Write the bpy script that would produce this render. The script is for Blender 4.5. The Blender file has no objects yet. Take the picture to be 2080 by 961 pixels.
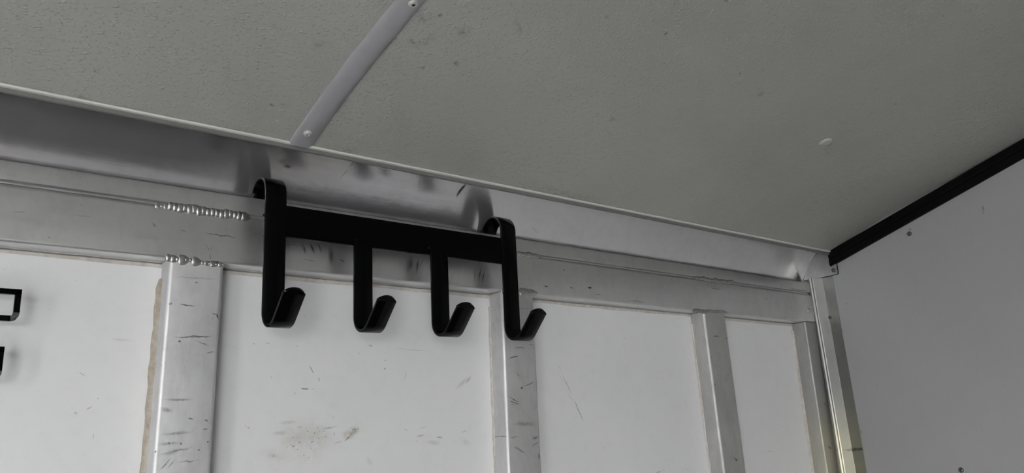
import bpy, bmesh, math, random
from mathutils import Vector, Matrix

random.seed(7)
SC = bpy.context.scene
COL = SC.collection
U = 0.795            # metres per survey unit (the camera stands one unit from the header rail)
H = 1.62             # height of the camera above the floor

# ---------------------------------------------------------------- camera
F_PX = 1640.6        # focal length in pixels for a 2080 px wide frame
RM = Matrix(((0.7815587540, 0.6121068571, -0.1203790243),
             (-0.6219521766, 0.7495914514, -0.2264688631),
             (-0.0483880565, 0.2518687187, 0.9665509529)))      # columns: right, forward, up
cam_d = bpy.data.cameras.new('camera')
cam_d.sensor_width = 36.0
cam_d.lens = F_PX / 2080 * 36.0
cam_d.clip_start = 0.01
cam = bpy.data.objects.new('camera', cam_d)
COL.objects.link(cam)
r, f, u = RM.col[0], RM.col[1], RM.col[2]
m = Matrix(((r[0], u[0], -f[0], 0), (r[1], u[1], -f[1], 0), (r[2], u[2], -f[2], H), (0, 0, 0, 1)))
cam.matrix_world = m
SC.camera = cam

# ---------------------------------------------------------------- sky, daylight, exposure
world = bpy.data.worlds.new('overcast_sky')
SC.world = world
world.use_nodes = True
wnt = world.node_tree
bg = wnt.nodes['Background']
wtc = wnt.nodes.new('ShaderNodeTexCoord')
wsep = wnt.nodes.new('ShaderNodeSeparateXYZ')
wramp = wnt.nodes.new('ShaderNodeValToRGB')
wramp.color_ramp.elements[0].position = 0.0
wramp.color_ramp.elements[0].color = (0.99, 0.985, 0.97, 1)
wramp.color_ramp.elements[1].position = 0.6
wramp.color_ramp.elements[1].color = (0.92, 0.95, 1.0, 1)
wnt.links.new(wtc.outputs['Generated'], wsep.inputs[0])
wnt.links.new(wsep.outputs['Z'], wramp.inputs[0])
wnt.links.new(wramp.outputs[0], bg.inputs['Color'])
bg.inputs['Strength'].default_value = 24.0
SC.view_settings.view_transform = 'Standard'
SC.view_settings.look = 'None'
SC.view_settings.gamma = 1.0
SC.view_settings.use_curve_mapping = False
SC.view_settings.exposure = -0.3


def W(X, Y, Z):
    """survey units (origin at the camera) to metres in the room"""
    return Vector((U * X, U * Y, H + U * Z))


# ---------------------------------------------------------------- object helpers
def obj(name, bm, mats, parent=None, smooth=False, kind=None, angle=35):
    bmesh.ops.recalc_face_normals(bm, faces=bm.faces)
    me = bpy.data.meshes.new(name)
    if parent is not None:
        off = parent_loc(parent)
        bmesh.ops.translate(bm, verts=bm.verts, vec=-off)
    bm.to_mesh(me)
    bm.free()
    o = bpy.data.objects.new(name, me)
    COL.objects.link(o)
    for mt in (mats if isinstance(mats, (list, tuple)) else [mats]):
        me.materials.append(mt)
    if smooth:
        me.shade_smooth()
        me.set_sharp_from_angle(angle=math.radians(angle))
    if parent is not None:
        o.parent = parent
    if kind:
        o['kind'] = kind
    return o


def parent_loc(p):
    v = Vector(p.location)
    while p.parent is not None:
        p = p.parent
        v = v + Vector(p.location)
    return v


def thing(name, label, cat, loc, group=None):
    o = bpy.data.objects.new(name, None)
    o.empty_display_size = 0.05
    o.location = loc
    COL.objects.link(o)
    o['label'] = label
    o['category'] = cat
    if group:
        o['group'] = group
    return o


def add_box(bm, lo, hi, bevel=0.0, seg=2):
    lo, hi = Vector(lo), Vector(hi)
    g = bmesh.ops.create_cube(bm, size=1.0)
    for v in g['verts']:
        v.co = Vector(((v.co.x + .5) * (hi.x - lo.x) + lo.x, (v.co.y + .5) * (hi.y - lo.y) + lo.y, (v.co.z + .5) * (hi.z - lo.z) + lo.z))
    if bevel > 0:
        es = {e for v in g['verts'] for e in v.link_edges}
        bmesh.ops.bevel(bm, geom=list(es), offset=bevel, segments=seg, affect='EDGES', profile=0.5)


def loft(bm, sections, closed_profile=True, cap=True):
    """skin a list of equally long vertex loops"""
    rows = [[bm.verts.new(p) for p in s] for s in sections]
    n = len(rows[0])
    for a, b in zip(rows, rows[1:]):
        for i in range(n if closed_profile else n - 1):
            j = (i + 1) % n
            bm.faces.new((a[i], a[j], b[j], b[i]))
    if cap and closed_profile:
        bm.faces.new(rows[0])
        bm.faces.new(list(reversed(rows[-1])))


def rounded_rect(x0, x1, y0, y1, rad, seg=4):
    """2-D outline with round corners"""
    pts = []
    for cx, cy, a0 in ((x1 - rad, y1 - rad, 0), (x0 + rad, y1 - rad, 90), (x0 + rad, y0 + rad, 180), (x1 - rad, y0 + rad, 270)):
        for k in range(seg + 1):
            a = math.radians(a0 + 90 * k / seg)
            pts.append((cx + rad * math.cos(a), cy + rad * math.sin(a)))
    return pts


def thick_line(pts, t):
    """closed outline of an open 2-D polyline given thickness t (offset to the left of travel)"""
    n = len(pts)
    out = []
    for i, p in enumerate(pts):
        a = pts[max(i - 1, 0)]
        b = pts[min(i + 1, n - 1)]
        dx, dy = b[0] - a[0], b[1] - a[1]
        l = math.hypot(dx, dy)
        out.append((p[0] - dy / l * t, p[1] + dx / l * t))
    return list(pts) + list(reversed(out))


def disc(bm, c, n, rad, h, seg=16, dome=0.35, recess=0.0):
    """button head: centre c on the surface, axis n, radius, height; optional driver recess"""
    n = Vector(n).normalized()
    a = n.orthogonal().normalized()
    b = n.cross(a)
    c = Vector(c)
    prof = [(rad, -h * 0.4), (rad, h * 0.25), (rad * 0.92, h * 0.6), (rad * 0.7, h * 0.9), (rad * 0.42, h)]
    if recess > 0:
        prof += [(rad * 0.36, h * 0.95), (rad * 0.30, h * (1 - recess))]
    rows = []
    for q, z in prof:
        rows.append([bm.verts.new(c + n * z + (a * math.cos(2 * math.pi * k / seg) + b * math.sin(2 * math.pi * k / seg)) * q) for k in range(seg)])
    for A, B in zip(rows, rows[1:]):
        for k in range(seg):
            bm.faces.new((A[k], A[(k + 1) % seg], B[(k + 1) % seg], B[k]))
    bm.faces.new(rows[-1])
    bm.faces.new(list(reversed(rows[0])))


# ---------------------------------------------------------------- material helpers
class NT:
    def __init__(self, name):
        self.m = bpy.data.materials.new(name)
        self.m.use_nodes = True
        self.t = self.m.node_tree
        self.b = self.t.nodes['Principled BSDF']
        self.pos = self.t.nodes.new('ShaderNodeNewGeometry').outputs['Position']

    def n(self, ty, **kw):
        nd = self.t.nodes.new(ty)
        for k, v in kw.items():
            setattr(nd, k, v)
        return nd

    def link(self, a, b):
        self.t.links.new(a, b)

    def math(self, op, a, b=None, clamp=False):
        nd = self.n('ShaderNodeMath', operation=op)
        nd.use_clamp = clamp
        for i, v in enumerate((a, b)):
            if v is None:
                continue
            if isinstance(v, (int, float)):
                nd.inputs[i].default_value = v
            else:
                self.link(v, nd.inputs[i])
        return nd.outputs[0]

    def mapping(self, loc=(0, 0, 0), rot=(0, 0, 0), scale=(1, 1, 1), vt='POINT', src=None):
        nd = self.n('ShaderNodeMapping', vector_type=vt)
        nd.inputs['Location'].default_value = loc
        nd.inputs['Rotation'].default_value = rot
        nd.inputs['Scale'].default_value = scale
        self.link(src or self.pos, nd.inputs['Vector'])
        return nd.outputs[0]

    def noise(self, scale, detail=4, rough=0.55, src=None, stretch=(1, 1, 1), rot=(0, 0, 0)):
        v = self.mapping(scale=stretch, rot=rot, src=src)
        nd = self.n('ShaderNodeTexNoise')
        nd.inputs['Scale'].default_value = scale
        nd.inputs['Detail'].default_value = detail
        nd.inputs['Roughness'].default_value = rough
        self.link(v, nd.inputs['Vector'])
        return nd.outputs['Fac']

    def rng(self, v, a, b, c=0.0, d=1.0, smooth=False):
        nd = self.n('ShaderNodeMapRange')
        if smooth:
            nd.interpolation_type = 'SMOOTHSTEP'
        for i, x in enumerate((a, b, c, d)):
            nd.inputs[i + 1].default_value = x
        self.link(v, nd.inputs[0])
        return nd.outputs[0]

    def mix(self, fac, a, b, blend='MIX'):
        nd = self.n('ShaderNodeMix', data_type='RGBA', blend_type=blend)
        if isinstance(fac, (int, float)):
            nd.inputs[0].default_value = fac
        else:
            self.link(fac, nd.inputs[0])
        for i, v in ((6, a), (7, b)):
            if isinstance(v, tuple):
                nd.inputs[i].default_value = v + (1,) if len(v) == 3 else v
            else:
                self.link(v, nd.inputs[i])
        return nd.outputs[2]

    def marks(self, items, plane='y', jitter=None):
        """dirt and dark marks with a shape of their own: soft ellipses (centre, half axes, angle, strength) on a wall plane"""
        src = self.pos
        if jitter:
            jn = self.n('ShaderNodeTexNoise')
            jn.inputs['Scale'].default_value = jitter[0]
            jn.inputs['Detail'].default_value = 3
            self.link(self.pos, jn.inputs['Vector'])
            s = self.n('ShaderNodeVectorMath', operation='SUBTRACT')
            self.link(jn.outputs['Color'], s.inputs[0])
            s.inputs[1].default_value = (.5, .5, .5)
            sc = self.n('ShaderNodeVectorMath', operation='SCALE')
            self.link(s.outputs[0], sc.inputs[0])
            sc.inputs['Scale'].default_value = jitter[1]
            ad = self.n('ShaderNodeVectorMath', operation='ADD')
            self.link(self.pos, ad.inputs[0])
            self.link(sc.outputs[0], ad.inputs[1])
            src = ad.outputs[0]
        acc = None
        for (c, ra, rb, ang, st, soft) in items:
            big = 1e3
            if plane == 'y':      # x along, z up
                v = self.mapping(loc=c, rot=(0, ang, 0), scale=(ra, big, rb), vt='TEXTURE', src=src)
            elif plane == 'z':
                v = self.mapping(loc=c, rot=(0, 0, ang), scale=(ra, rb, big), vt='TEXTURE', src=src)
            else:
                v = self.mapping(loc=c, rot=(ang, 0, 0), scale=(big, ra, rb), vt='TEXTURE', src=src)
            ln = self.n('ShaderNodeVectorMath', operation='LENGTH')
            self.link(v, ln.inputs[0])
            mk = self.rng(ln.outputs['Value'], 1.0, soft, 0.0, st, smooth=True)
            acc = mk if acc is None else self.math('MAXIMUM', acc, mk)
        return acc

    def bump(self, h, strength, dist, base=None):
        nd = self.n('ShaderNodeBump')
        nd.inputs['Strength'].default_value = strength
        nd.inputs['Distance'].default_value = dist
        self.link(h, nd.inputs['Height'])
        if base is not None:
            self.link(base, nd.inputs['Normal'])
        return nd.outputs[0]

    def out(self, color=None, rough=None, metal=None, normal=None, spec=None):
        for k, v in (('Base Color', color), ('Roughness', rough), ('Metallic', metal), ('Normal', normal), ('Specular IOR Level', spec)):
            if v is None:
                continue
            if isinstance(v, (int, float)):
                self.b.inputs[k].default_value = v
            elif isinstance(v, tuple):
                self.b.inputs[k].default_value = v + (1,) if len(v) == 3 else v
            else:
                self.link(v, self.b.inputs[k])
        return self.m


def at(x, y, Yp=None, Xp=None, roof=False):
    """point of a known wall plane seen along the surveyed sight line (used to read marks off the photo)"""
    d = RM @ Vector(((x - 1040) / F_PX, 1.0, -(y - 480.5) / F_PX))
    if Yp is not None:
        p = d * (Yp / d.y)
    elif Xp is not None:
        p = d * (Xp / d.x)
    else:
        p = d * ((0.411 + 0.93 * 0.28) / (d.z + 0.28 * d.y))
    return W(*p)


def stroke(x0, y0, x1, y1, wpx, st, soft=0.3, Yp=1.036, Xp=None, roof=False):
    """one mark from pixel a to pixel b, width in pixels, as (centre, half axes, angle, strength, softness)"""
    if roof:
        a, b = at(x0, y0), at(x1, y1)
        d = b - a
        return ((a + b) / 2, d.length / 2, wpx * 0.00052, math.atan2(d.y, d.x), st, soft)
    if Xp is not None:
        a, b = at(x0, y0, Xp=Xp), at(x1, y1, Xp=Xp)
        d = b - a
        return ((a + b) / 2, d.length / 2, wpx * 0.0006, math.atan2(d.z, d.y), st, soft)
    a, b = at(x0, y0, Yp=Yp), at(x1, y1, Yp=Yp)
    d = b - a
    return ((a + b) / 2, d.length / 2, wpx * 0.00035, -math.atan2(d.z, d.x), st, soft)


# ---------------------------------------------------------------- materials
def aluminium(name, base=(0.60, 0.60, 0.60), rough=(0.28, 0.45), brush=(1, 1, 1), scale=60, marks=None, jitter=(120, 0.004),
              dirt=(0.03, 0.03, 0.03), streak=None, blotch=0.35, warm=None, wavy=0.10, speck=0.70):
    t = NT(name)
    fine = t.noise(scale, 6, 0.65, stretch=brush)
    cloud = t.noise(9, 5, 0.6)
    mottle = t.rng(t.noise(70, 6, 0.72, stretch=(1, 1, 0.6)), 0.46, 0.72, 0, 0.30)
    spots = t.rng(t.noise(420, 2, 0.5), speck, speck + 0.07)
    col = t.mix(t.rng(fine, 0.3, 0.7, 0, 0.35), base, tuple(c * 0.86 for c in base))
    col = t.mix(t.rng(cloud, 0.45, 0.75, 0, blotch), col, tuple(c * 0.68 for c in base))
    col = t.mix(mottle, col, tuple(c * 0.62 for c in base))
    col = t.mix(t.math('MULTIPLY', spots, t.rng(cloud, 0.5, 0.65, 0.0, 0.55)), col, dirt)
    rgh = t.rng(fine, 0.25, 0.75, rough[0], rough[1])
    metal = 0.92
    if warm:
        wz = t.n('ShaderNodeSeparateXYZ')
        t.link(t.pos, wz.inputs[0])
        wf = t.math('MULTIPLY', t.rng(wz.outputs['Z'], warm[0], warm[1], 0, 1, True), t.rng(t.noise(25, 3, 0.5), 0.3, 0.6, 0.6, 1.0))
        col = t.mix(wf, col, warm[2])  # base colour turns yellower towards the bottom
    if streak:
        sm = t.marks(streak, jitter=(60, 0.004))
        br = t.rng(t.noise(260, 4, 0.7, stretch=(1, 1, 0.12)), 0.35, 0.6, 0.25, 1.0)
        fac = t.math('MULTIPLY', sm, br)
        col = t.mix(fac, col, dirt)
    if marks:
        mk = t.marks(marks, jitter=jitter)
        br = t.rng(t.noise(500, 4, 0.7), 0.30, 0.52, 0.25, 1.0)
        fac = t.math('MULTIPLY', mk, br)
        col = t.mix(fac, col, dirt)
        rgh = t.math('ADD', rgh, t.math('MULTIPLY', fac, 0.2))
    nrm = t.bump(fine, 0.06, 0.0006)
    nrm = t.bump(cloud, wavy, 0.003, nrm)
    return t.out(col, rgh, metal, nrm)


BEAM_MARKS = [
    stroke(366, 467, 380, 470, 3, .5, Yp=1), stroke(405, 472, 487, 483, 2.5, .8, Yp=1),
    stroke(415, 492, 426, 512, 1.6, .6, Yp=1), stroke(426, 512, 428, 530, 1.6, .6, Yp=1), stroke(432, 495, 426, 512, 1.6, .6, Yp=1),
    stroke(1104, 580, 1115, 582, 4, .9, Yp=1), stroke(1156, 583, 1166, 586, 3.5, .8, Yp=1), stroke(1191, 585, 1203, 584, 5, 1, Yp=1),
    stroke(1205, 597, 1225, 600, 2, .7, Yp=1), stroke(1270, 610, 1318, 615, 2, .6, Yp=1), stroke(1144, 547, 1149, 548, 3, .7, Yp=1),
    stroke(1550, 606, 1562, 608, 2.5, .5, Yp=1), stroke(687, 525, 702, 532, 3, .8, Yp=1), stroke(610, 527, 650, 532, 2, .5, Yp=1),
    stroke(20, 428, 60, 432, 1.5, .4, Yp=1), stroke(150, 436, 190, 442, 1.5, .35, Yp=1), stroke(95, 480, 105, 484, 2.5, .5, Yp=1),
    stroke(310, 450, 318, 462, 3, .5, Yp=1), stroke(560, 494, 620, 500, 1.5, .4, Yp=1)]
BEAM_STREAK = [  # dark strokes on the rail below the rack bar
    stroke(612, 488, 622, 520, 7, 0.85, .2, 1), stroke(628, 490, 640, 520, 6, 0.80, .2, 1), stroke(645, 492, 652, 516, 5, 0.75, .2, 1),
    stroke(672, 494, 676, 545, 18, 0.80, .0, 1), stroke(835, 515, 828, 560, 16, 0.90, .0, 1), stroke(850, 520, 846, 560, 8, 0.80, .1, 1),
    stroke(966, 536, 962, 575, 2.5, 0.95, .2, 1), stroke(978, 536, 971, 578, 2.5, 0.95, .2, 1), stroke(986, 538, 978, 580, 2.5, 0.95, .2, 1),
    stroke(860, 524, 852, 545, 4, 0.80, .2, 1)]
COVE_MARKS = [
    stroke(545, 330, 600, 338, 14, .6, .0, 1.0), stroke(566, 339, 592, 344, 8, .95, .1, 1.0), stroke(712, 330, 700, 346, 2, .6, .2, .99),
    stroke(722, 332, 712, 350, 2, .6, .2, .99), stroke(705, 345, 692, 362, 2, .6, .2, .99), stroke(750, 343, 795, 362, 18, .55, .0, .99), stroke(934, 375, 927, 402, 8, 1.0, .4, .99),
    stroke(662, 378, 668, 380, 3, .6, .2, 1), stroke(498, 306, 500, 312, 3, .6, .2, .98), stroke(755, 415, 780, 398, 1.2, .5, .2, 1.0),
    stroke(1143, 414, 1155, 430, 1.5, .5, .2, .99), stroke(1080, 455, 1106, 472, 1.5, .5, .2, 1.0), stroke(320, 318, 324, 345, 1.5, .4, .2, 1.0), stroke(400, 310, 405, 345, 1.5, .4, .2, 1.0),
    stroke(845, 360, 850, 385, 12, .3, .0, .99)]
P1_MARKS = [
    stroke(345, 562, 450, 568, 1.2, .6, Yp=1), stroke(395, 573, 405, 575, 2, .6, Yp=1), stroke(342, 617, 352, 617, 5, .6, Yp=1), stroke(360, 618, 402, 620, 2.2, .85, Yp=1),
    stroke(428, 637, 442, 638, 2, .7, Yp=1), stroke(440, 634, 443, 650, 2.5, .9, Yp=1), stroke(345, 685, 438, 683, 3, .6, Yp=1), stroke(380, 687, 436, 681, 2.5, .8, Yp=1),
    stroke(360, 693, 368, 694, 5, .9, Yp=1), stroke(395, 692, 430, 704, 1.8, .6, Yp=1), stroke(418, 717, 438, 716, 2, .7, Yp=1), stroke(325, 812, 400, 812, 5, .5, .0, Yp=1),
    stroke(322, 830, 355, 835, 9, .45, .0, 1), stroke(318, 885, 400, 876, 7, .45, .0, 1), stroke(316, 905, 372, 899, 6, .45, .0, 1), stroke(365, 901, 369, 902, 4, .9, Yp=1),
    stroke(315, 928, 400, 906, 4, .5, .1, 1), stroke(320, 958, 352, 928, 2.5, .7, .1, 1), stroke(335, 955, 360, 930, 1.5, .6, .1, 1), stroke(355, 940, 410, 934, 2.5, .5, .1, 1),
    stroke(414, 854, 426, 854, 3, .8, Yp=1), stroke(410, 873, 424, 872, 2.5, .6, Yp=1), stroke(420, 896, 424, 897, 4, 1, Yp=1), stroke(380, 848, 395, 852, 3, .6, Yp=1),
    stroke(400, 914, 408, 916, 4, .6, Yp=1), stroke(340, 900, 346, 903, 3, .8, Yp=1), stroke(320, 918, 316, 917, 4, .9, Yp=1), stroke(370, 914, 330, 925, 9, .35, .0, 1)]
P2_MARKS = [
    stroke(1042, 707, 1070, 707, 2.5, .6, Yp=1), stroke(1030, 728, 1057, 722, 3, .8, Yp=1), stroke(1048, 757, 1056, 765, 2.5, .5, Yp=1), stroke(1058, 789, 1063, 787, 6, .9, Yp=1),
    stroke(1062, 786, 1088, 775, 2.5, .7, Yp=1), stroke(1030, 803, 1058, 820, 3, .8, .2, 1), stroke(1031, 812, 1059, 823, 2.5, .8, .2, 1), stroke(1032, 822, 1056, 822, 1.5, .6, .2, 1),
    stroke(1034, 860, 1094, 862, 12, .4, .0, 1), stroke(1022, 882, 1034, 888, 2, .9, .2, 1), stroke(1034, 888, 1055, 888, 1.5, .7, .2, 1), stroke(1080, 893, 1096, 886, 7, .6, .1, 1),
    stroke(1078, 907, 1096, 896, 3, .6, .1, 1), stroke(1040, 905, 1072, 924, 6, .55, .0, 1), stroke(1093, 918, 1096, 935, 5, .8, .1, 1), stroke(1028, 630, 1090, 624, 1.5, .5, .2, 1), stroke(1072, 700, 1086, 700, 2, .5, .2, 1)]
P3_MARKS = [
    stroke(1447, 683, 1464, 684, 3, .95, Yp=1), stroke(1474, 687, 1478, 688, 3, .9, Yp=1), stroke(1445, 726, 1448, 727, 4, .5, Yp=1), stroke(1452, 778, 1454, 785, 4, .7, Yp=1),
    stroke(1478, 762, 1481, 764, 3, .6, Yp=1), stroke(1492, 933, 1500, 935, 6, .8, Yp=1), stroke(1488, 926, 1498, 940, 4, .5, Yp=1), stroke(1428, 770, 1430, 774, 4, .5, Yp=1.02)]
WALL_MARKS = [
    stroke(627, 741, 640, 761, 1.8, .85, .4), stroke(646, 766, 649, 776, 2, .85, .4), stroke(609, 789, 630, 790, 3, .95, .4), stroke(630, 790, 640, 789, 1.6, .6, .3),
    stroke(600, 702, 606, 703, 2, .7, .3), stroke(512, 698, 520, 698, 3, .4), stroke(538, 697, 550, 697, 2, .5), stroke(745, 702, 760, 703, 2, .8, .3),
    stroke(790, 708, 880, 713, 1.6, .4, .3), stroke(781, 734, 784, 731, 4, .7, .3), stroke(780, 751, 783, 748, 4, .7, .3), stroke(820, 773, 827, 752, 1.6, .7, .3), stroke(726, 716, 732, 720, 3, .4),
    stroke(920, 795, 960, 760, 12, .3, .0), stroke(944, 782, 958, 762, 7, .6, .0), stroke(698, 898, 714, 884, 4, .9, .1), stroke(676, 902, 700, 894, 2, .5, .2), stroke(713, 874, 733, 871, 3, .7, .2),
    stroke(705, 884, 733, 872, 9, .5, .1), stroke(647, 873, 690, 865, 4, .55, .1), stroke(600, 870, 618, 866, 3, .4, .1), stroke(674, 842, 678, 855, 1.3, .5), stroke(678, 876, 680, 887, 1.5, .6),
    stroke(648, 870, 649, 880, 1.5, .5), stroke(548, 880, 590, 879, 9, .3, .0), stroke(560, 860, 610, 856, 8, .28, .0), stroke(553, 923, 558, 928, 5, .6, .1), stroke(540, 925, 570, 926, 10, .25, .0),
    stroke(847, 872, 870, 865, 1.5, .55, .3), stroke(842, 886, 865, 884, 4, .6, .1), stroke(884, 887, 902, 891, 4, .65, .1), stroke(842, 893, 850, 899, 2, .5), stroke(860, 898, 900, 900, 12, .28, .0),
    stroke(818, 870, 830, 876, 2, .45), stroke(930, 890, 960, 905, 18, .16, .0), stroke(936, 880, 950, 872, 3, .3), stroke(742, 925, 758, 950, 14, .18, .0),
    stroke(1133, 738, 1140, 757, 1.2, .55, .4), stroke(1140, 757, 1163, 805, 1.8, .8, .4), stroke(1163, 805, 1188, 863, 2.2, .95, .4), stroke(1128, 745, 1150, 790, 1.0, .4, .4), stroke(1150, 790, 1168, 825, 1.2, .5, .4),
    stroke(1150, 775, 1152, 777, 4, .6), stroke(1258, 687, 1280, 687, 2, .35, .2), stroke(1334, 768, 1337, 769, 3, .4), stroke(1330, 961, 1345, 957, 3, .8, .2), stroke(1345, 957, 1352, 953, 2, .6, .2), stroke(1226, 912, 1230, 908, 3, .4), stroke(1396, 952, 1398, 956, 4, .5),
    stroke(1552, 916, 1574, 917, 2, .5, .2), stroke(1588, 865, 1591, 867, 3, .4), stroke(172, 835, 190, 823, 1.6, .7, .3), stroke(158, 755, 176, 768, 1.4, .6, .3), stroke(189, 880, 191, 892, 1.6, .7, .3), stroke(198, 812, 201, 808, 2, .5),
    stroke(150, 838, 157, 841, 3, .5), stroke(213, 686, 280, 694, 5, .22, .0), stroke(502, 868, 508, 869, 3, .5), stroke(498, 862, 500, 866, 3, .4), stroke(575, 651, 580, 660, 2, .5, .2), stroke(617, 645, 622, 640, 2, .5, .2),
    stroke(548, 765, 553, 767, 3, .4), stroke(597, 799, 601, 800, 3, .4)]


def make_wall_white():
    t = NT('white_wall_sheet')
    col = t.mix(t.rng(t.noise(3.5, 5, 0.6), 0.35, 0.7), (0.65, 0.65, 0.655), (0.60, 0.60, 0.605))
    col = t.mix(t.rng(t.noise(70, 5, 0.7), 0.5, 0.85, 0, 0.18), col, (0.42, 0.42, 0.42))
    specks = t.math('MULTIPLY', t.rng(t.noise(600, 1, 0.5), 0.74, 0.80), t.rng(t.noise(14, 3), 0.5, 0.7, 0, .6))
    col = t.mix(specks, col, (0.22, 0.2, 0.18))
    # greyish brown soiling with dark pits (its own patch on the sheet)
    patch = t.marks([stroke(545, 895, 690, 900, 95, .55, .0), stroke(600, 865, 680, 920, 70, .6, .0), stroke(520, 925, 610, 930, 40, .35, .0)], jitter=(35, 0.02))
    pn = t.rng(t.noise(160, 5, 0.75), 0.42, 0.66)
    col = t.mix(t.math('MULTIPLY', patch, t.rng(t.noise(60, 4, 0.7), 0.38, 0.68, .15, .9)), col, (0.31, 0.285, 0.225))
    pits = t.math('MULTIPLY', t.rng(t.noise(330, 2, 0.5), 0.66, 0.71), t.rng(patch, 0.15, 0.5, 0, 1))
    col = t.mix(pits, col, (0.07, 0.06, 0.04))
    brown = t.marks([stroke(690, 890, 734, 870, 22, .85, .1)], jitter=(90, 0.006))
    col = t.mix(t.math('MULTIPLY', brown, t.rng(t.noise(240, 4, .7), .4, .62, .25, 1)), col, (0.33, 0.29, 0.20))
    half = len(WALL_MARKS)
    mk = t.marks(WALL_MARKS, jitter=(90, 0.0025))
    br = t.rng(t.noise(700, 3, 0.7), 0.34, 0.56, 0.25, 1.0)
    col = t.mix(t.math('MULTIPLY', mk, br), col, (0.055, 0.055, 0.055))
    nrm = t.bump(t.noise(12, 3), 0.05, 0.01)
    return t.out(col, 0.42, 0.0, nrm, 0.45)


def make_wall_right():
    t = NT('grey_white_wall_sheet')
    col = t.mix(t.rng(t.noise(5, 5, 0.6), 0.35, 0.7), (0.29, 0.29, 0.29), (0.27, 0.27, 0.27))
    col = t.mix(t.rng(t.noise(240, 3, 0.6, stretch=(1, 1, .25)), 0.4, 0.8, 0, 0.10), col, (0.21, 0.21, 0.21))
    mk = t.marks([stroke(1996, 415, 1998, 432, 4, .7, .1, Xp=1.71), stroke(1994, 430, 1999, 433, 4, .5, .1, Xp=1.71), stroke(2046, 450, 2050, 452, 4, .3, .1, Xp=1.71), stroke(1847, 462, 1850, 470, 8, .5, .0, Xp=1.71),
                  stroke(1856, 566, 1859, 568, 4, .35, .1, Xp=1.71), stroke(1718, 615, 1720, 619, 3, .5, .1, Xp=1.71), stroke(1711, 565, 1714, 568, 3, .4, .1, Xp=1.71), stroke(1780, 780, 1784, 782, 4, .3, .1, Xp=1.71), stroke(1742, 870, 1752, 885, 10, .35, .0, Xp=1.71)], plane='x', jitter=(90, .004))
    col = t.mix(mk, col, (0.10, 0.10, 0.095))
    nrm = t.bump(t.noise(320, 3, 0.6), 0.10, 0.0006)
    return t.out(col, 0.5, 0.0, nrm, 0.4)


def make_ceiling():
    t = NT('pebbled_ceiling_sheet')
    v = t.n('ShaderNodeTexVoronoi', feature='SMOOTH_F1')
    v.inputs['Scale'].default_value = 300
    v.inputs['Smoothness'].default_value = 0.35
    v.inputs['Randomness'].default_value = 1.0
    t.link(t.mapping(scale=(0.8, 1.15, 1)), v.inputs['Vector'])
    cells = t.rng(v.outputs['Distance'], 0.08, 0.55, 1.0, 0.0, True)
    gate = t.rng(t.noise(130, 3, 0.6), 0.36, 0.60, 0.15, 1.0)
    h = t.math('MULTIPLY', cells, gate)
    h = t.math('ADD', h, t.math('MULTIPLY', t.noise(170, 3, 0.6), 1.0))
    col = t.mix(t.rng(t.noise(4, 5, 0.6), 0.35, 0.7), (0.325, 0.325, 0.303), (0.295, 0.295, 0.273))
    col = t.mix(t.rng(t.noise(220, 3, 0.7), 0.6, 0.8, 0, 0.3), col, (0.30, 0.30, 0.27))
    # grime caught in the texture: along the moulding, beside the strip and in scattered smudges
    sm = [stroke(545, 203, 556, 207, 6, .9, .1, roof=True), stroke(570, 203, 582, 208, 7, .8, .1, roof=True), stroke(890, 28, 905, 34, 5, .8, .1, roof=True), stroke(855, 70, 880, 90, 40, .35, .0, roof=True),
          stroke(830, 82, 848, 88, 10, .55, .0, roof=True), stroke(925, 122, 938, 132, 9, .8, .0, roof=True), stroke(925, 60, 960, 72, 26, .45, .0, roof=True), stroke(850, 136, 864, 140, 8, .5, .0, roof=True),
          stroke(1350, 68, 1356, 73, 8, .9, .1, roof=True), stroke(1490, 134, 1502, 136, 4, .7, .1, roof=True), stroke(1501, 148, 1505, 151, 4, .7, .1, roof=True), stroke(1544, 144, 1552, 142, 5, .7, .1, roof=True),
          stroke(1470, 3, 1478, 5, 5, .7, .1, roof=True), stroke(1912, 33, 1918, 31, 5, .9, .1, roof=True), stroke(1815, 214, 1823, 211, 5, .9, .1, roof=True), stroke(1766, 231, 1775, 230, 4, .8, .1, roof=True),
          stroke(1238, 236, 1252, 244, 14, .5, .0, roof=True), stroke(1230, 30, 1240, 40, 5, .5, .1, roof=True), stroke(1044, 30, 1064, 80, 10, .3, .0, roof=True), stroke(1573, 66, 1577, 68, 5, .6, .1, roof=True), stroke(1540, 186, 1552, 194, 10, .4, .0, roof=True),
          stroke(25, 30, 45, 32, 8, .5, .0, roof=True), stroke(190, 135, 200, 137, 6, .6, .1, roof=True), stroke(415, 0, 424, 2, 6, .7, .1, roof=True), stroke(640, 80, 655, 100, 22, .3, .0, roof=True),
          stroke(20, 165, 120, 195, 34, .35, .0, roof=True), stroke(140, 180, 200, 195, 26, .6, .0, roof=True), stroke(210, 200, 340, 232, 34, .4, .0, roof=True), stroke(420, 235, 560, 275, 30, .3, .0, roof=True), stroke(565, 274, 580, 280, 16, .9, .0, roof=True),
          stroke(640, 286, 740, 300, 30, .5, .0, roof=True), stroke(760, 322, 960, 368, 26, .38, .0, roof=True), stroke(1100, 375, 1160, 392, 18, .5, .0, roof=True), stroke(980, 345, 1300, 420, 30, .3, .0, roof=True), stroke(880, 20, 850, 60, 26, .4, .0, roof=True)]
    mk = t.marks(sm, plane='z', jitter=(60, 0.012))
    br = t.rng(t.noise(190, 4, 0.75), 0.40, 0.62, 0.05, 1.0)
    col = t.mix(t.math('MULTIPLY', mk, br), col, (0.045, 0.042, 0.035))
    nrm = t.bump(h, 0.8, 0.0006)
    col = t.mix(t.rng(h, 0.75, 1.35, 0, 0.35), col, (0.46, 0.46, 0.435))  # lighter colour on the pebble tops stands in for their glints
    return t.out(col, 0.24, 0.0, nrm, 0.6)


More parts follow.
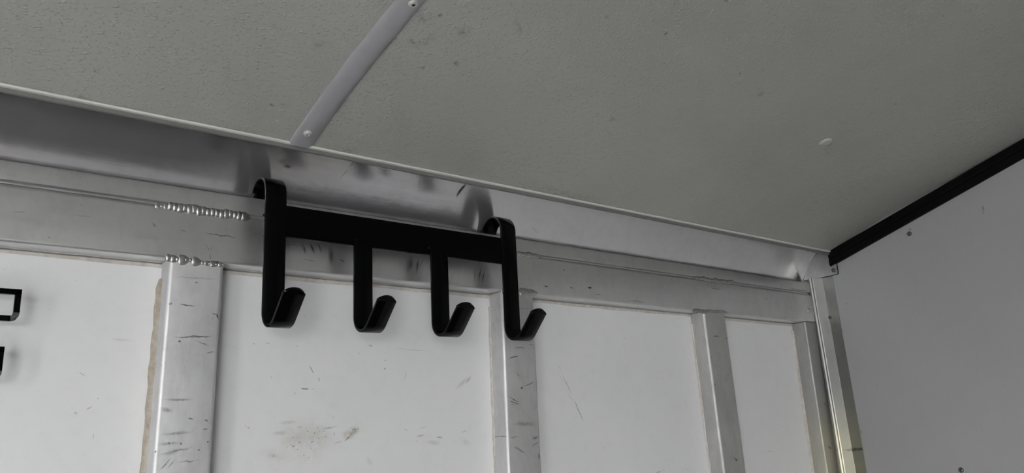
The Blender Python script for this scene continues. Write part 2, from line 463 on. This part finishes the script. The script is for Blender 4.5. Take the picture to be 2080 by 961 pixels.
def plain(name, col, rough=0.5, metal=0.0, var=0.15, scale=40, bump=0.0, spec=None, vcol=None):
    t = NT(name)
    c = t.mix(t.rng(t.noise(scale, 4, 0.6), 0.3, 0.7, 0, 1), col, vcol or tuple(x * (1 - var) for x in col))
    nrm = t.bump(t.noise(scale * 4, 3), bump, 0.001) if bump else None
    return t.out(c, rough, metal, nrm, spec)


M_WALL = make_wall_white()
M_RIGHT = make_wall_right()
M_CEIL = make_ceiling()
M_INNER = plain('grey_inner_wall', (0.66, 0.66, 0.67), 0.6, 0.0, 0.1, 5)
M_BEAM = aluminium('brushed_header_aluminium', (0.73, 0.73, 0.725), (0.26, 0.42), (0.05, 1, 1), 90, BEAM_MARKS, streak=BEAM_STREAK, blotch=0.3)
M_COVE = aluminium('smooth_cove_aluminium', (0.84, 0.825, 0.845), (0.12, 0.20), (0.06, 1, 1), 50, COVE_MARKS, jitter=(90, .003), dirt=(0.05, 0.045, 0.05), blotch=0.2)
M_POST1 = aluminium('scuffed_post_aluminium', (0.70, 0.70, 0.705), (0.54, 0.72), (1, 1, 0.25), 90, P1_MARKS, wavy=0.03, blotch=0.5, speck=0.66)
M_POST2 = aluminium('scratched_post_aluminium', (0.68, 0.68, 0.68), (0.54, 0.72), (1, 1, 0.25), 90, P2_MARKS, wavy=0.03, blotch=0.5, speck=0.66)
M_POST3 = aluminium('dull_post_aluminium', (0.57, 0.57, 0.56), (0.54, 0.72), (1, 1, 0.25), 90, P3_MARKS, blotch=0.5, wavy=0.03)
CORNER_MARKS = [stroke(1650, 880, 1660, 886, 9, .6, .0, 1.0), stroke(1680, 906, 1692, 913, 6, .7, .1, 1.0), stroke(1714, 908, 1717, 920, 7, .8, .1, .98), stroke(1727, 868, 1734, 876, 12, .35, .0, .96), stroke(1673, 804, 1675, 810, 5, .5, .1, 1.0),
                stroke(1730, 912, 1733, 916, 5, .6, .1, .96), stroke(1691, 742, 1693, 746, 5, .3, .1, .98), stroke(1671, 818, 1682, 826, 10, .3, .0, 1)]
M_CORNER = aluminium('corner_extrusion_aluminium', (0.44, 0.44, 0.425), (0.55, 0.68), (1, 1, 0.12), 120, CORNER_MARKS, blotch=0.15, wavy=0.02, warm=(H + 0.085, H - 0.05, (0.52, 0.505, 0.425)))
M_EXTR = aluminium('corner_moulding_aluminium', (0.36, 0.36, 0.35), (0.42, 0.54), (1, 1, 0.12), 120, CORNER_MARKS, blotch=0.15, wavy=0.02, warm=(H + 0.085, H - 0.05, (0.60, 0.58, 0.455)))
M_FLANGE = aluminium('flange_dark_reflection', (0.19, 0.19, 0.18), (0.42, 0.52), (1, 1, 0.12), 120, CORNER_MARKS, blotch=0.15, wavy=0.02, warm=(H + 0.085, H - 0.05, (0.27, 0.262, 0.195)))  # darker base colour stands in for the dark reflection on this face
M_PLATE = aluminium('end_plate_aluminium', (0.31, 0.31, 0.31), (0.45, 0.6), (1, 1, 1), 120, None, blotch=0.2, wavy=0.03)
M_STRIP = plain('painted_strip_metal', (0.36, 0.36, 0.37), 0.33, 0.35, 0.06, 60)
M_LIP = plain('bright_trim_metal', (0.80, 0.80, 0.76), 0.32, 0.35, 0.06, 30)
M_WELD = plain('weld_metal', (0.62, 0.62, 0.61), 0.33, 1.0, 0.35, 300, 0.3)
M_BLACK = plain('black_powder_coat', (0.0010, 0.0011, 0.0012), 0.16, 0.0, 0.3, 200, 0.01, 0.11)
M_BARE = plain('worn_bare_steel', (0.16, 0.16, 0.155), 0.4, 0.6, 0.8, 250)
M_RUBBER_GAP = plain('rubber_and_gap_shade', (0.003, 0.003, 0.003), 0.6, 0.0, 0.3, 80, 0.02, 0.06)
M_SEAL = plain('dirty_sealant', (0.44, 0.41, 0.36), 0.7, 0.0, 0.3, 160, 0.9, None, (0.31, 0.26, 0.20))
M_SEALW = plain('white_sealant', (0.54, 0.53, 0.51), 0.6, 0.0, 0.3, 130, 0.8, None, (0.40, 0.36, 0.31))
M_SCREW = plain('zinc_screw', (0.50, 0.50, 0.48), 0.35, 0.9, 0.4, 300)
M_SCREWD = plain('dark_tarnished_screw', (0.16, 0.16, 0.15), 0.4, 0.7, 0.7, 400)
M_SCREWW = plain('painted_screw', (0.44, 0.44, 0.43), 0.4, 0.2, 0.1, 300)
M_RECESS = plain('dark_recess', (0.02, 0.02, 0.02), 0.7)
M_FLOOR = plain('worn_timber_floor', (0.38, 0.36, 0.33), 0.7, 0.0, 0.35, 6, 0.1)
M_GROUND = plain('pale_concrete_yard', (0.42, 0.41, 0.39), 0.85, 0.0, 0.2, 2)

# ---------------------------------------------------------------- the setting
XR = 1.71            # right hand wall
YW = 1.036           # white sheet behind the posts
XL = -2.6            # open loading end
YO = -1.96           # opposite wall
YRIDGE = -0.46


def roof_z(Y):
    Y2 = Y if Y >= YRIDGE else 2 * YRIDGE - Y
    sag = min(1.0, max(0.0, (Y2 - 0.77) / 0.17)) ** 2 * 0.0115      # the sheet is pulled down by the edge trim
    return 0.411 + (0.93 - Y2) * 0.28 - sag


ZF = -H / U
wall_back = None
bm = bmesh.new()
add_box(bm, W(XL, YW + .0045, ZF), W(XR + .02, YW + 0.03, 0.47))
wall_back = obj('wall_back', bm, plain('plywood_backing', (0.5, 0.5, 0.5), 0.7), kind='structure')
POSTX = [(0.2790, 0.3455, -0.022), (0.7895, 0.8570, -0.009), (1.2985, 1.3680, 0.031)]     # left, right at the rail and lean per unit of drop
bays = [(-2.59, 0.308), (0.3085, 0.822), (0.8225, 1.333), (1.3335, 1.70)]
for a, b in bays:
    bm = bmesh.new()
    add_box(bm, W(a, YW, ZF), W(b, YW + .004, 0.33))
    obj('wall_panel', bm, M_WALL, wall_back)

bm = bmesh.new()
add_box(bm, W(XR, YO, ZF), W(XR + .03, YW + .03, 0.95))
wall_right = obj('wall_right', bm, M_RIGHT, kind='structure')
bm = bmesh.new()
OX0, OX1, OZ = -1.85, -0.9, 0.34      # the open side door that lets the daylight in
add_box(bm, W(XL, YO - .03, ZF), W(OX0, YO, 0.47))
add_box(bm, W(OX1, YO - .03, ZF), W(XR + .03, YO, 0.47))
add_box(bm, W(OX0, YO - .03, OZ), W(OX1, YO, 0.47))
wall_front = obj('wall_front', bm, M_INNER, kind='structure')
bm = bmesh.new()
OY0, OY1 = -1.9, -1.25                   # the open rear doorway in the left end wall
add_box(bm, W(XL - .03, YO, ZF), W(XL, OY0, 0.95))
add_box(bm, W(XL - .03, OY1, ZF), W(XL, YW + .03, 0.95))
add_box(bm, W(XL - .03, OY0, 0.36), W(XL, OY1, 0.95))
wall_left = obj('wall_left', bm, M_INNER, kind='structure')
bm = bmesh.new()
add_box(bm, W(XL, YO - .03, ZF - .03), W(XR + .03, YW + .03, ZF))
floor = obj('floor', bm, M_FLOOR, kind='structure')
bm = bmesh.new()
add_box(bm, (-30, -30, -1.1), (30, 30, -1.0))
ground = obj('ground', bm, M_GROUND, kind='structure')

bm = bmesh.new()
add_box(bm, W(-2.5, -1.7, ZF), W(1.40, 1.0, ZF + 0.008), 0.002, 1)  # added unseen slab, there so the cove moulding reflects something dark
slab_o = obj('reflection_slab', bm, plain('added_slab_black', (0.012, 0.012, 0.012), 0.85))
slab_o['label'] = 'added black slab on the unseen floor, darkens the cove reflection'
slab_o['category'] = 'mat'

# ceiling: roof boards with two textured sheets below, the joint under the strip
SJ = 0.4225


def roof_sheet(bm, x0, x1, y0, y1, t0, t1):
    ys = sorted({y0, y1} | {Y for Y in [YRIDGE, -1.69, -1.78, -1.84, -1.9] + [0.77 + k * 0.017 for k in range(16)] if y0 < Y < y1})
    lo = [(Y, roof_z(Y) + t0) for Y in ys]
    hi = [(Y, roof_z(Y) + t1) for Y in reversed(ys)]
    loft(bm, [[W(x, Y, z) for Y, z in lo + hi] for x in (x0, x1)])


bm = bmesh.new()
roof_sheet(bm, XL, XR + .03, YO - .03, YW + .03, 0.034, 0.07)
ceiling = obj('ceiling', bm, plain('roof_board', (0.4, 0.4, 0.4), 0.8), kind='structure')
panels = []
for a, b in ((XL, SJ - 0.002), (SJ + 0.002, XR - 0.001)):
    bm = bmesh.new()
    roof_sheet(bm, a, b, YO, 0.943, 0.0, 0.006)
    panels.append(obj('ceiling_panel', bm, M_CEIL, ceiling))

# cove moulding: concave section from behind the rail up to the ceiling edge
prof = [(0.8740 + 0.1587 * math.cos(math.radians(a)), 0.2772 + 0.1587 * math.sin(math.radians(a))) for a in range(7, 59, 3)]
outer = thick_line(prof, -0.004)
bm = bmesh.new()
loft(bm, [[W(x, Y, z) for Y, z in outer] for x in (XL, -1.2, 0.0, 0.6, 1.2, XR - .003)])
cove = obj('trim_1', bm, M_COVE, smooth=True, kind='structure', angle=40)
# ceiling edge bead: a flat band with a bright rounded nose
lip = [(0.9395, 0.3940)] + [(0.9372 + 0.0017 * math.cos(a), 0.3960 + 0.0017 * math.sin(a)) for a in [math.radians(d) for d in (-60, -90, -120, -150, -180, -210, -240, -270)]]
lip += [(0.9390, 0.3978), (0.9410, 0.4150), (0.9425, 0.4150), (0.9425, 0.3940)]
bm = bmesh.new()
loft(bm, [[W(x, Y, z) for Y, z in lip] for x in (XL, 0.0, 0.8, XR - .002)])
trim2 = obj('trim_2', bm, M_LIP, smooth=True, kind='structure', angle=50)

bm = bmesh.new()
loft(bm, [[W(x, Y, z) for Y, z in ((0.9398, 0.3945), (0.9396, 0.3893), (0.9402, 0.3887), (0.9440, 0.3890), (0.9440, 0.3945))] for x in (XL, 0.0, 0.8, XR - .003)])
obj('lower_flange', bm, plain('grey_flange_metal', (0.27, 0.27, 0.26), 0.4, 0.6, 0.1, 60), trim2)

# ---------------------------------------------------------------- header rail (tube, welded lip, welds)
rail = thing('header_rail', 'long brushed aluminium header rail welded across the wall above the posts', 'rail', W(0.9, 1.019, 0.288))
XE = 1.6995
pr = rounded_rect(1.0, 1.0275, 0.2420, 0.3062, 0.0034, 4)
bm = bmesh.new()
loft(bm, [[W(x, Y, z) for Y, z in pr] for x in (XL, 0.0, 0.8, XE)])
obj('tube', bm, M_BEAM, rail, smooth=True)
lp = [(1.0005, 0.3125), (1.0005, 0.3325), (1.0012, 0.3345), (1.0030, 0.3350), (1.0060, 0.3345), (1.0060, 0.3130), (1.0050, 0.3118), (1.0012, 0.3118)]
bm = bmesh.new()
loft(bm, [[W(x, Y, z) for Y, z in lp] for x in (XL, 0.0, 0.8, XE)])
obj('upper_lip', bm, M_BEAM, rail, smooth=True)
bm = bmesh.new()
add_box(bm, W(XL, 1.0055, 0.300), W(XE, 1.0110, 0.315))
obj('seam_web', bm, M_BEAM, rail)
bm = bmesh.new()
loft(bm, [[W(x, 1.0030 + 0.0017 * math.cos(k * math.pi / 4), 0.3090 + 0.0015 * math.sin(k * math.pi / 4)) for k in range(8)] for x in (XL, 0.0, 0.8, 1.672)])
obj('seam_rod', bm, M_BEAM, rail, smooth=True, angle=80)


def weld_chain(name, parent, x0, x1, Y, z, half, n, seed, wild=0.25, lump=1.0):
    """fish-scale weld: overlapping flattened scallops along x"""
    rnd = random.Random(seed)
    bm = bmesh.new()
    for i in range(n):
        t = (i + .5) / n
        x = x0 + (x1 - x0) * t
        s = 1 + rnd.uniform(-wild, wild)
        g = bmesh.ops.create_uvsphere(bm, u_segments=14, v_segments=8, radius=1.0)
        L = abs(x1 - x0) / n * 1.15 * s
        hz = half * s
        rot = Matrix.Rotation(rnd.uniform(-.25, .25), 3, 'Y')
        c = W(x, Y, z + rnd.uniform(-.12, .12) * half)
        lean = 0.35 * U * L
        for v in g['verts']:
            p = Vector((v.co.x * U * L, v.co.y * U * half * 0.42 * lump, v.co.z * U * hz))
            p.x += (1 - v.co.z * v.co.z) * lean          # crescent front edge
            p.y += v.co.x * U * half * 0.22
            v.co = c + rot @ p
    return obj(name, bm, M_WELD, parent, smooth=True, angle=80)


def weld_at(px0, py0, px1, py1, half, n, seed, wild=.25, lump=1.0):
    a = at(px0, py0, Yp=1.0)
    b = at(px1, py1, Yp=1.0)
    z = ((a.z + b.z) / 2 - H) / U
    return weld_chain('weld_bead', rail, a.x / U, b.x / U, 1.0005, z, half, n, seed, wild, lump)


weld_at(342, 421, 500, 438, 0.0062, 17, 1, .14)
weld_at(318, 417, 350, 422, 0.0036, 4, 2, .2, .6)
weld_at(1046, 516, 1097, 520, 0.0046, 8, 3, .35)
weld_at(1412, 566, 1484, 572, 0.0040, 9, 4, .25, .7)
weld_at(1608, 588, 1640, 592, 0.0018, 7, 5, .3, .4)
# welds between the rail and the post heads
weld_at(338, 524, 400, 531, 0.0052, 7, 11, .55)
weld_at(395, 530, 457, 541, 0.0030, 9, 12, .5)
weld_at(1018, 593, 1046, 593, 0.0062, 4, 13, .5)
weld_at(1050, 592, 1090, 597, 0.0056, 5, 14, .5)
weld_at(1410, 634, 1436, 631, 0.0030, 5, 15, .5)
weld_at(1436, 631, 1474, 633, 0.0028, 7, 16, .5, .7)
weld_at(1640, 625, 1645, 636, 0.0060, 2, 17, .3)
bm = bmesh.new()
sl = [(1.0358, 0.2430), (1.0345, 0.2425), (1.0330, 0.2405), (1.0342, 0.2385), (1.0358, 0.2365)]
xs = [XL + (XE - XL) * k / 90 for k in range(91)]
rnd = random.Random(3)
secs = []
for x in xs:
    j = rnd.uniform(-.0010, .0010)
    secs.append([W(x, Y, z + (j if z < .24 else 0)) for Y, z in sl])
loft(bm, secs)
obj('sealant_bead', bm, M_SEALW, rail, smooth=True)

# ---------------------------------------------------------------- posts
labels = ['wide scuffed aluminium post left of the hook rack, with beige sealant along its left edge',
          'scratched aluminium post whose top the rightmost hook of the rack hangs over',
          'dull grey aluminium post standing alone between the rack and the far corner']
mats = [M_POST1, M_POST2, M_POST3]
for (xl, xr_, lean), lab, mt, sd in zip(POSTX, labels, mats, (21, 22, 23)):
    post = thing('wall_post', lab, 'post', W((xl + xr_) / 2 + lean * (0.2415 - ZF), 1.019, ZF), 'aluminium wall posts under the header rail')
    bm = bmesh.new()
    secs = []
    for z in (0.2415, 0.10, -0.1, -0.6, ZF):
        d = lean * (0.2415 - z)
        secs.append([W(X + d, Y, z) for X, Y in rounded_rect(xl, xr_, 1.0005, 1.0355, 0.0050, 5)])
    loft(bm, secs)
    obj('tube', bm, mt, post, smooth=True)
    rnd = random.Random(sd)
    wide, tall_ = (0.0038, 0.0090) if sd == 21 else (0.0012, 0.0030)
    bm = bmesh.new()
    secs = []
    for k in range(61):
        z = 0.222 - k * 0.012
        d = lean * (0.2415 - z)
        wv = wide * (0.55 if k == 0 else 1) + rnd.uniform(-.0008, .0008)
        hgt = tall_ + rnd.uniform(0, .001)
        secs.append([W(X + d, Y, z) for X, Y in ((xl + .004, 1.0358), (xl + .001, 1.0358 - hgt * 1.5), (xl - wv * .4, 1.0358 - hgt), (xl - wv * .8, 1.0358 - hgt * .7), (xl - wv, 1.0358))])
    loft(bm, secs)
    obj('sealant_bead', bm, M_SEAL if sd == 21 else M_SEALW, post, smooth=True)

# end post beside the corner
epost = thing('wall_post', 'last aluminium post tight in the corner beside the grey right wall', 'post', W(1.70, 1.019, ZF), 'aluminium wall posts under the header rail')
bm = bmesh.new()
secs = []
for z in (0.2415, 0.10, -0.1, -0.6, ZF):
    d = 0.018 * (0.2415 - z)
    secs.append([W(X + d, Y, z) for X, Y in rounded_rect(1.6590, 1.7060 , 1.0005, 1.0355, 0.0035, 4)])
loft(bm, secs)
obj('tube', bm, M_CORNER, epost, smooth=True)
bm = bmesh.new()
secs = []
rnd = random.Random(9)
for k in range(61):
    z = 0.226 - k * 0.012
    d = 0.018 * (0.2415 - z)
    wv = 0.006 + rnd.uniform(-.001, .001)
    secs.append([W(X + d, Y, z) for X, Y in ((1.662, 1.0358), (1.660, 1.032), (1.659 - wv * .5, 1.033), (1.659 - wv, 1.0358))])
loft(bm, secs)
obj('sealant_bead', bm, M_SEALW, epost, smooth=True)

# ---------------------------------------------------------------- corner extrusion on the right wall
corner = thing('corner_moulding', 'tall aluminium corner moulding with a raised ridge, yellower towards the bottom, beside the grey wall', 'moulding', W(1.706, 0.98, ZF))
cp = [(1.7000, 1.0030), (1.6985, 0.9985), (1.7000, 0.9955), (1.7030, 0.9945), (1.7040, 0.9925), (1.7090, 0.9725), (1.7098, 0.9715), (1.7098, 1.0030)]
bm = bmesh.new()
secs = []
for z in (0.3445, 0.2, 0.0, -0.3, -0.9, ZF):
    k = 0.3445 - z
    secs.append([W(X + 0.0003, Y - (0.026 * k if k < .6 else 0.0156), z) for X, Y in cp])
loft(bm, secs)
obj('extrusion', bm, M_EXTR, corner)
bm = bmesh.new()
secs = []
for z in (0.3445, 0.2, 0.0, -0.3, -0.9, ZF):
    k = 0.3445 - z
    secs.append([W(X, Y - (0.026 * k if k < .6 else 0.0156), z) for X, Y in ((1.7098, 0.9725), (1.7093, 0.9720), (1.7091, 0.9480), (1.7093, 0.9470), (1.7098, 0.9470))])
loft(bm, secs)
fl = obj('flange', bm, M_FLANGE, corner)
fl['label'] = 'flat flange on the wall side of the corner moulding, dark reflection put into its grey'
for px, py in ((1686, 645), (1673, 725)):
    bm = bmesh.new()
    c = at(px, py, Xp=1.7090)
    disc(bm, c, (-1, 0, 0), 0.0032, 0.0015, 14, recess=0.9)
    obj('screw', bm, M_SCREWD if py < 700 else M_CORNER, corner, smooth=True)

# end plate closing the cove
plate = thing('end_plate', 'small screwed aluminium end plate closing the cove moulding in the top corner', 'plate', W(1.706, 0.97, 0.343))
po = [(1.0170, 0.3440), (1.0098, 0.3592), (1.0010, 0.3728), (0.9900, 0.3852), (0.9775, 0.3968), (0.9640, 0.4060), (0.9400, 0.4090), (0.9330, 0.3950), (0.9315, 0.3910), (0.9310, 0.3450), (0.9330, 0.3430), (0.9900, 0.3425)]
bm = bmesh.new()
loft(bm, [[W(x, Y, z) for Y, z in po] for x in (1.7055, 1.7076)])
obj('sheet', bm, M_PLATE, plate)
bm = bmesh.new()
loft(bm, [[W(x, 0.972 + (Y - 0.972) * 1.025, 0.376 + (z - 0.376) * 1.025) for Y, z in po] for x in (1.7077, 1.7085)])
obj('edge_shade', bm, M_RUBBER_GAP, plate)  # dark sheet standing in for the shadowed gap round the plate
bm = bmesh.new()
disc(bm, at(1693, 549, Xp=1.7052), (-1, 0, 0), 0.0038, 0.002, 16, recess=0.6)
obj('screw', bm, M_SCREWD, plate, smooth=True)

# black rubber strip along the top of the right wall
strip = thing('rubber_strip', 'black rubber strip sealing the joint between ceiling and grey right wall', 'strip', W(1.70, 0.3, 0.55))
bm = bmesh.new()
secs = []
for Y in (0.944, 0.4, -0.1, YRIDGE, -1.0, YO + .01):
    zt = roof_z(Y)
    secs.append([W(X, Y, zt + dz) for X, dz in ((1.7095, 0.0005), (1.6990, 0.0005), (1.6985, -0.003), (1.6985, -0.0125), (1.7000, -0.0150), (1.7000, -0.0170), (1.6985, -0.0195), (1.6990, -0.0300), (1.7010, -0.0325), (1.7095, -0.0325))])
loft(bm, secs)
obj('seal', bm, M_RUBBER_GAP, strip)

# screws in the right wall
for px, py in ((1847, 475), (1952, 955)):
    bm = bmesh.new()
    disc(bm, at(px, py, Xp=1.7098), (-1, -0.1, 0), 0.0040, 0.0022, 16, recess=0.9)
    obj('screw', bm, M_SCREWD, wall_right, smooth=True)

# ---------------------------------------------------------------- ceiling strip and ceiling screw
SLOPE = Vector((0, 1, -0.28)).normalized()
RN = Vector((0, -0.28, -1)).normalized()          # down, out of the ceiling
cstrip = thing('ceiling_strip', 'pale grey metal strip covering the joint of the two ceiling sheets', 'strip', W(SJ, 0.6, roof_z(0.6)))
sp = [(-0.0165, 0.0), (-0.0165, 0.0022), (-0.0150, 0.0034), (-0.0080, 0.0046), (0.0, 0.0050), (0.0080, 0.0044), (0.0130, 0.0030), (0.0160, 0.0010), (0.0165, 0.0)]
bm = bmesh.new()
secs = []
for Y in (0.9385, 0.92, 0.90, 0.88, 0.85, 0.82, 0.79, 0.76, 0.4, 0.0, YRIDGE + .01):
    xc = 0.4165 + (0.945 - Y) * 0.033
    secs.append([W(xc + X, Y, roof_z(Y)) + RN * (U * hh) for X, hh in sp])
loft(bm, secs)
obj('cover', bm, M_STRIP, cstrip, smooth=True, angle=50)
for px, py, mt in ((625, 253, M_SCREWW), (838, 1, M_SCREWW)):
    bm = bmesh.new()
    c = at(px, py)
    c.z = W(0, 0, roof_z(c.y / U)).z
    disc(bm, c + RN * (U * 0.0046), RN, 0.0048, 0.0024, 18, recess=0.5)
    s = obj('screw', bm, mt, cstrip, smooth=True)
    if py < 10:
        bm = bmesh.new()
        disc(bm, c + RN * (U * 0.0046 + 0.0012), RN, 0.0019, 0.0010, 8)
        obj('drive_recess', bm, M_RECESS, s)
bm = bmesh.new()
c = at(1676, 289)
disc(bm, c, RN, 0.0092, 0.0030, 22, recess=0.0)
s = obj('screw', bm, M_SCREWW, panels[1], smooth=True)
bm = bmesh.new()
disc(bm, c + RN * 0.0016, RN, 0.0018, 0.0008, 8)
# the driver slot of the ceiling screw is joined to the screw's own mesh level
o = obj('drive_recess', bm, M_RECESS, panels[1])

# ---------------------------------------------------------------- the black hook rack over the rail
YF = 0.9610          # front plane of the straps
TH = 0.0045          # strap thickness
rack = thing('hook_rack', 'black flat-steel rack with four hooks hung over the aluminium header rail', 'hook rack', W(0.588, 0.965, 0.338))


def strap_section(x0, x1, path, tipround=True):
    """sweep a flat strap (width x0..x1) along a path in the Y-Z plane; the path is its outer face"""
    n = len(path)
    bm = bmesh.new()
    secs = []
    for i, p in enumerate(path):
        a = path[max(i - 1, 0)]
        b = path[min(i + 1, n - 1)]
        dy, dz = b[0] - a[0], b[1] - a[1]
        l = math.hypot(dy, dz)
        ny, nz = -dz / l, dy / l
        e = 0.0007
        q = [(x0 + e, 0), (x1 - e, 0), (x1, e), (x1, TH - e), (x1 - e, TH), (x0 + e, TH), (x0, TH - e), (x0, e)]
        secs.append([W(X, p[0] + ny * h, p[1] + nz * h) for X, h in q])
    loft(bm, secs)
    return bm, secs


def hook_tip(x0, x1, p, d, nrm_):
    """rounded end of a hook: a thin plate with a bowed outline, continuing the strap"""
    bm = bmesh.new()
    w = x1 - x0
    out = []
    for k in range(11):
        t = k / 10
        rise = 0.0055 * (1 - (2 * t - 1) ** 2) + 0.0015 * (1 - abs(2 * t - 1) ** 6)
        out.append((x0 + w * t, rise))
    pts = [(x0, -0.0003)] + out + [(x1, -0.0003)]
    lo = [W(X, p[0] + d[0] * s, p[1] + d[1] * s) for X, s in pts]
    hi = [W(X, p[0] + d[0] * s + nrm_[0] * TH, p[1] + d[1] * s + nrm_[1] * TH) for X, s in pts]
    loft(bm, [lo, hi])
    return bm


def j_path(top):
    """straight down the front, round the bottom, out and up towards the room"""
    P = [(YF, top), (YF, 0.24), (YF, 0.20)]
    cy, cz, R = YF - 0.0185, 0.1775, 0.0185
    for k in range(0, 13):
        a = math.radians(0 - 135 * k / 12)
        P.append((cy + R * math.cos(a), cz + R * math.sin(a)))
    e = P[-1]
    P.append((e[0] - 0.0275, e[1] + 0.0275))
    return P


def arch_path():
    """down behind the rail lip, over it and down the front"""
    P = []
    R = (1.0165 - YF) / 2
    cy, cz = YF + R, 0.3320
    P.append((1.0165, 0.3180))
    for k in range(0, 17):
        a = math.radians(180 * k / 16)
        P.append((cy + R * math.cos(a), cz + R * math.sin(a)))
    return P


def merge(dst, src):
    me = bpy.data.meshes.new('tmp')
    src.to_mesh(me)
    src.free()
    dst.from_mesh(me)
    bpy.data.meshes.remove(me)


XH = [(0.3812, 0.4095), (0.5075, 0.5352), (0.6315, 0.6610), (0.7640, 0.7930)]
for i, (a, b) in enumerate(XH):
    tall = i in (0, 3)
    # the strap's path is its room side; thickness is added towards the wall, inside the arch and outside the J
    if tall:
        ap = arch_path()
        path = ap + j_path(0.32)[1:]
    else:
        path = j_path(0.2830)
    bm, secs = strap_section(a, b, path)
    e0, e1 = path[-2], path[-1]
    d = (e1[0] - e0[0], e1[1] - e0[1])
    l = math.hypot(*d)
    d = (d[0] / l, d[1] / l)
    merge(bm, hook_tip(a, b, e1, d, (-d[1], d[0])))
    bmesh.ops.remove_doubles(bm, verts=bm.verts, dist=1e-6)
    obj('hanging_hook' if tall else 'hook', bm, M_BLACK, rack, smooth=True, angle=50)
bm = bmesh.new()
add_box(bm, W(0.4070, YF + TH * 0.4, 0.2765), W(0.7655, YF + TH * 1.4, 0.3185), 0.0004, 1)
obj('cross_bar', bm, M_BLACK, rack)
for px, py in ((722, 488), (872, 503), (537, 437)):
    bm = bmesh.new()
    bmesh.ops.create_uvsphere(bm, u_segments=10, v_segments=6, radius=0.0016)
    bmesh.ops.translate(bm, verts=bm.verts, vec=at(px, py, Yp=YF - .0003))
    obj('weld_spot', bm, M_BLACK, rack, smooth=True)


# ---------------------------------------------------------------- two small black loop brackets, cut by the left edge of the photo
def loop_bracket(dx, dz, label):
    x1 = 0.1246 + dx
    y0 = 1.000
    g = thing('wall_hook', label, 'hook', W(-0.12, YW - .01, 0.16 + dz), 'black square loop hooks at the left edge')
    t = 0.0030

    def bar(pts, name, mat):
        bm_ = bmesh.new()
        secs_ = []
        n_ = len(pts)
        for i_, p_ in enumerate(pts):
            A = Vector(pts[max(i_ - 1, 0)])
            B = Vector(pts[min(i_ + 1, n_ - 1)])
            dd = (B - A).normalized()
            s1 = Vector((0, 1, 0)) if abs(dd.y) < .9 else Vector((0, 0, 1))
            s2 = dd.cross(s1).normalized()
            s1 = s2.cross(dd).normalized()
            c_ = Vector(p_)
            secs_.append([W(*(c_ + s1 * (t * k1) + s2 * (t * k2))) for k1, k2 in ((-.8, -1), (.8, -1), (1, -.8), (1, .8), (.8, 1), (-.8, 1), (-1, .8), (-1, -.8))])
        loft(bm_, secs_)
        return obj(name, bm_, mat, g, smooth=True)
    zt, zb = 0.1874 + dz, 0.1585 + dz
    bar([(-0.12, y0, zt), (x1 + t, y0, zt)], 'top_bar', M_BLACK)
    bar([(x1, y0, zt), (x1, y0, zb + .0065)], 'side_bar', M_BLACK)
    bar([(x1, y0, zb + .0065), (x1 - .0005, y0, zb + .0035), (x1 - .002, y0, zb + .001), (x1 - .005, y0, zb)], 'worn_corner', M_BARE)
    bar([(x1 - .005, y0, zb), (-0.12, y0, zb)], 'bottom_bar', M_BLACK)
    bm_ = bmesh.new()
    add_box(bm_, W(-0.135, y0 - .008, zb - .012), W(-0.115, YW - .0005, zt + .012), 0.002, 2)
    obj('mount', bm_, M_BLACK, g)


loop_bracket(0, 0, 'upper black square loop hook at the left edge, its lower corner worn to bare metal')
loop_bracket(-0.0103, -0.0622, 'lower black square loop hook at the left edge below the other one')
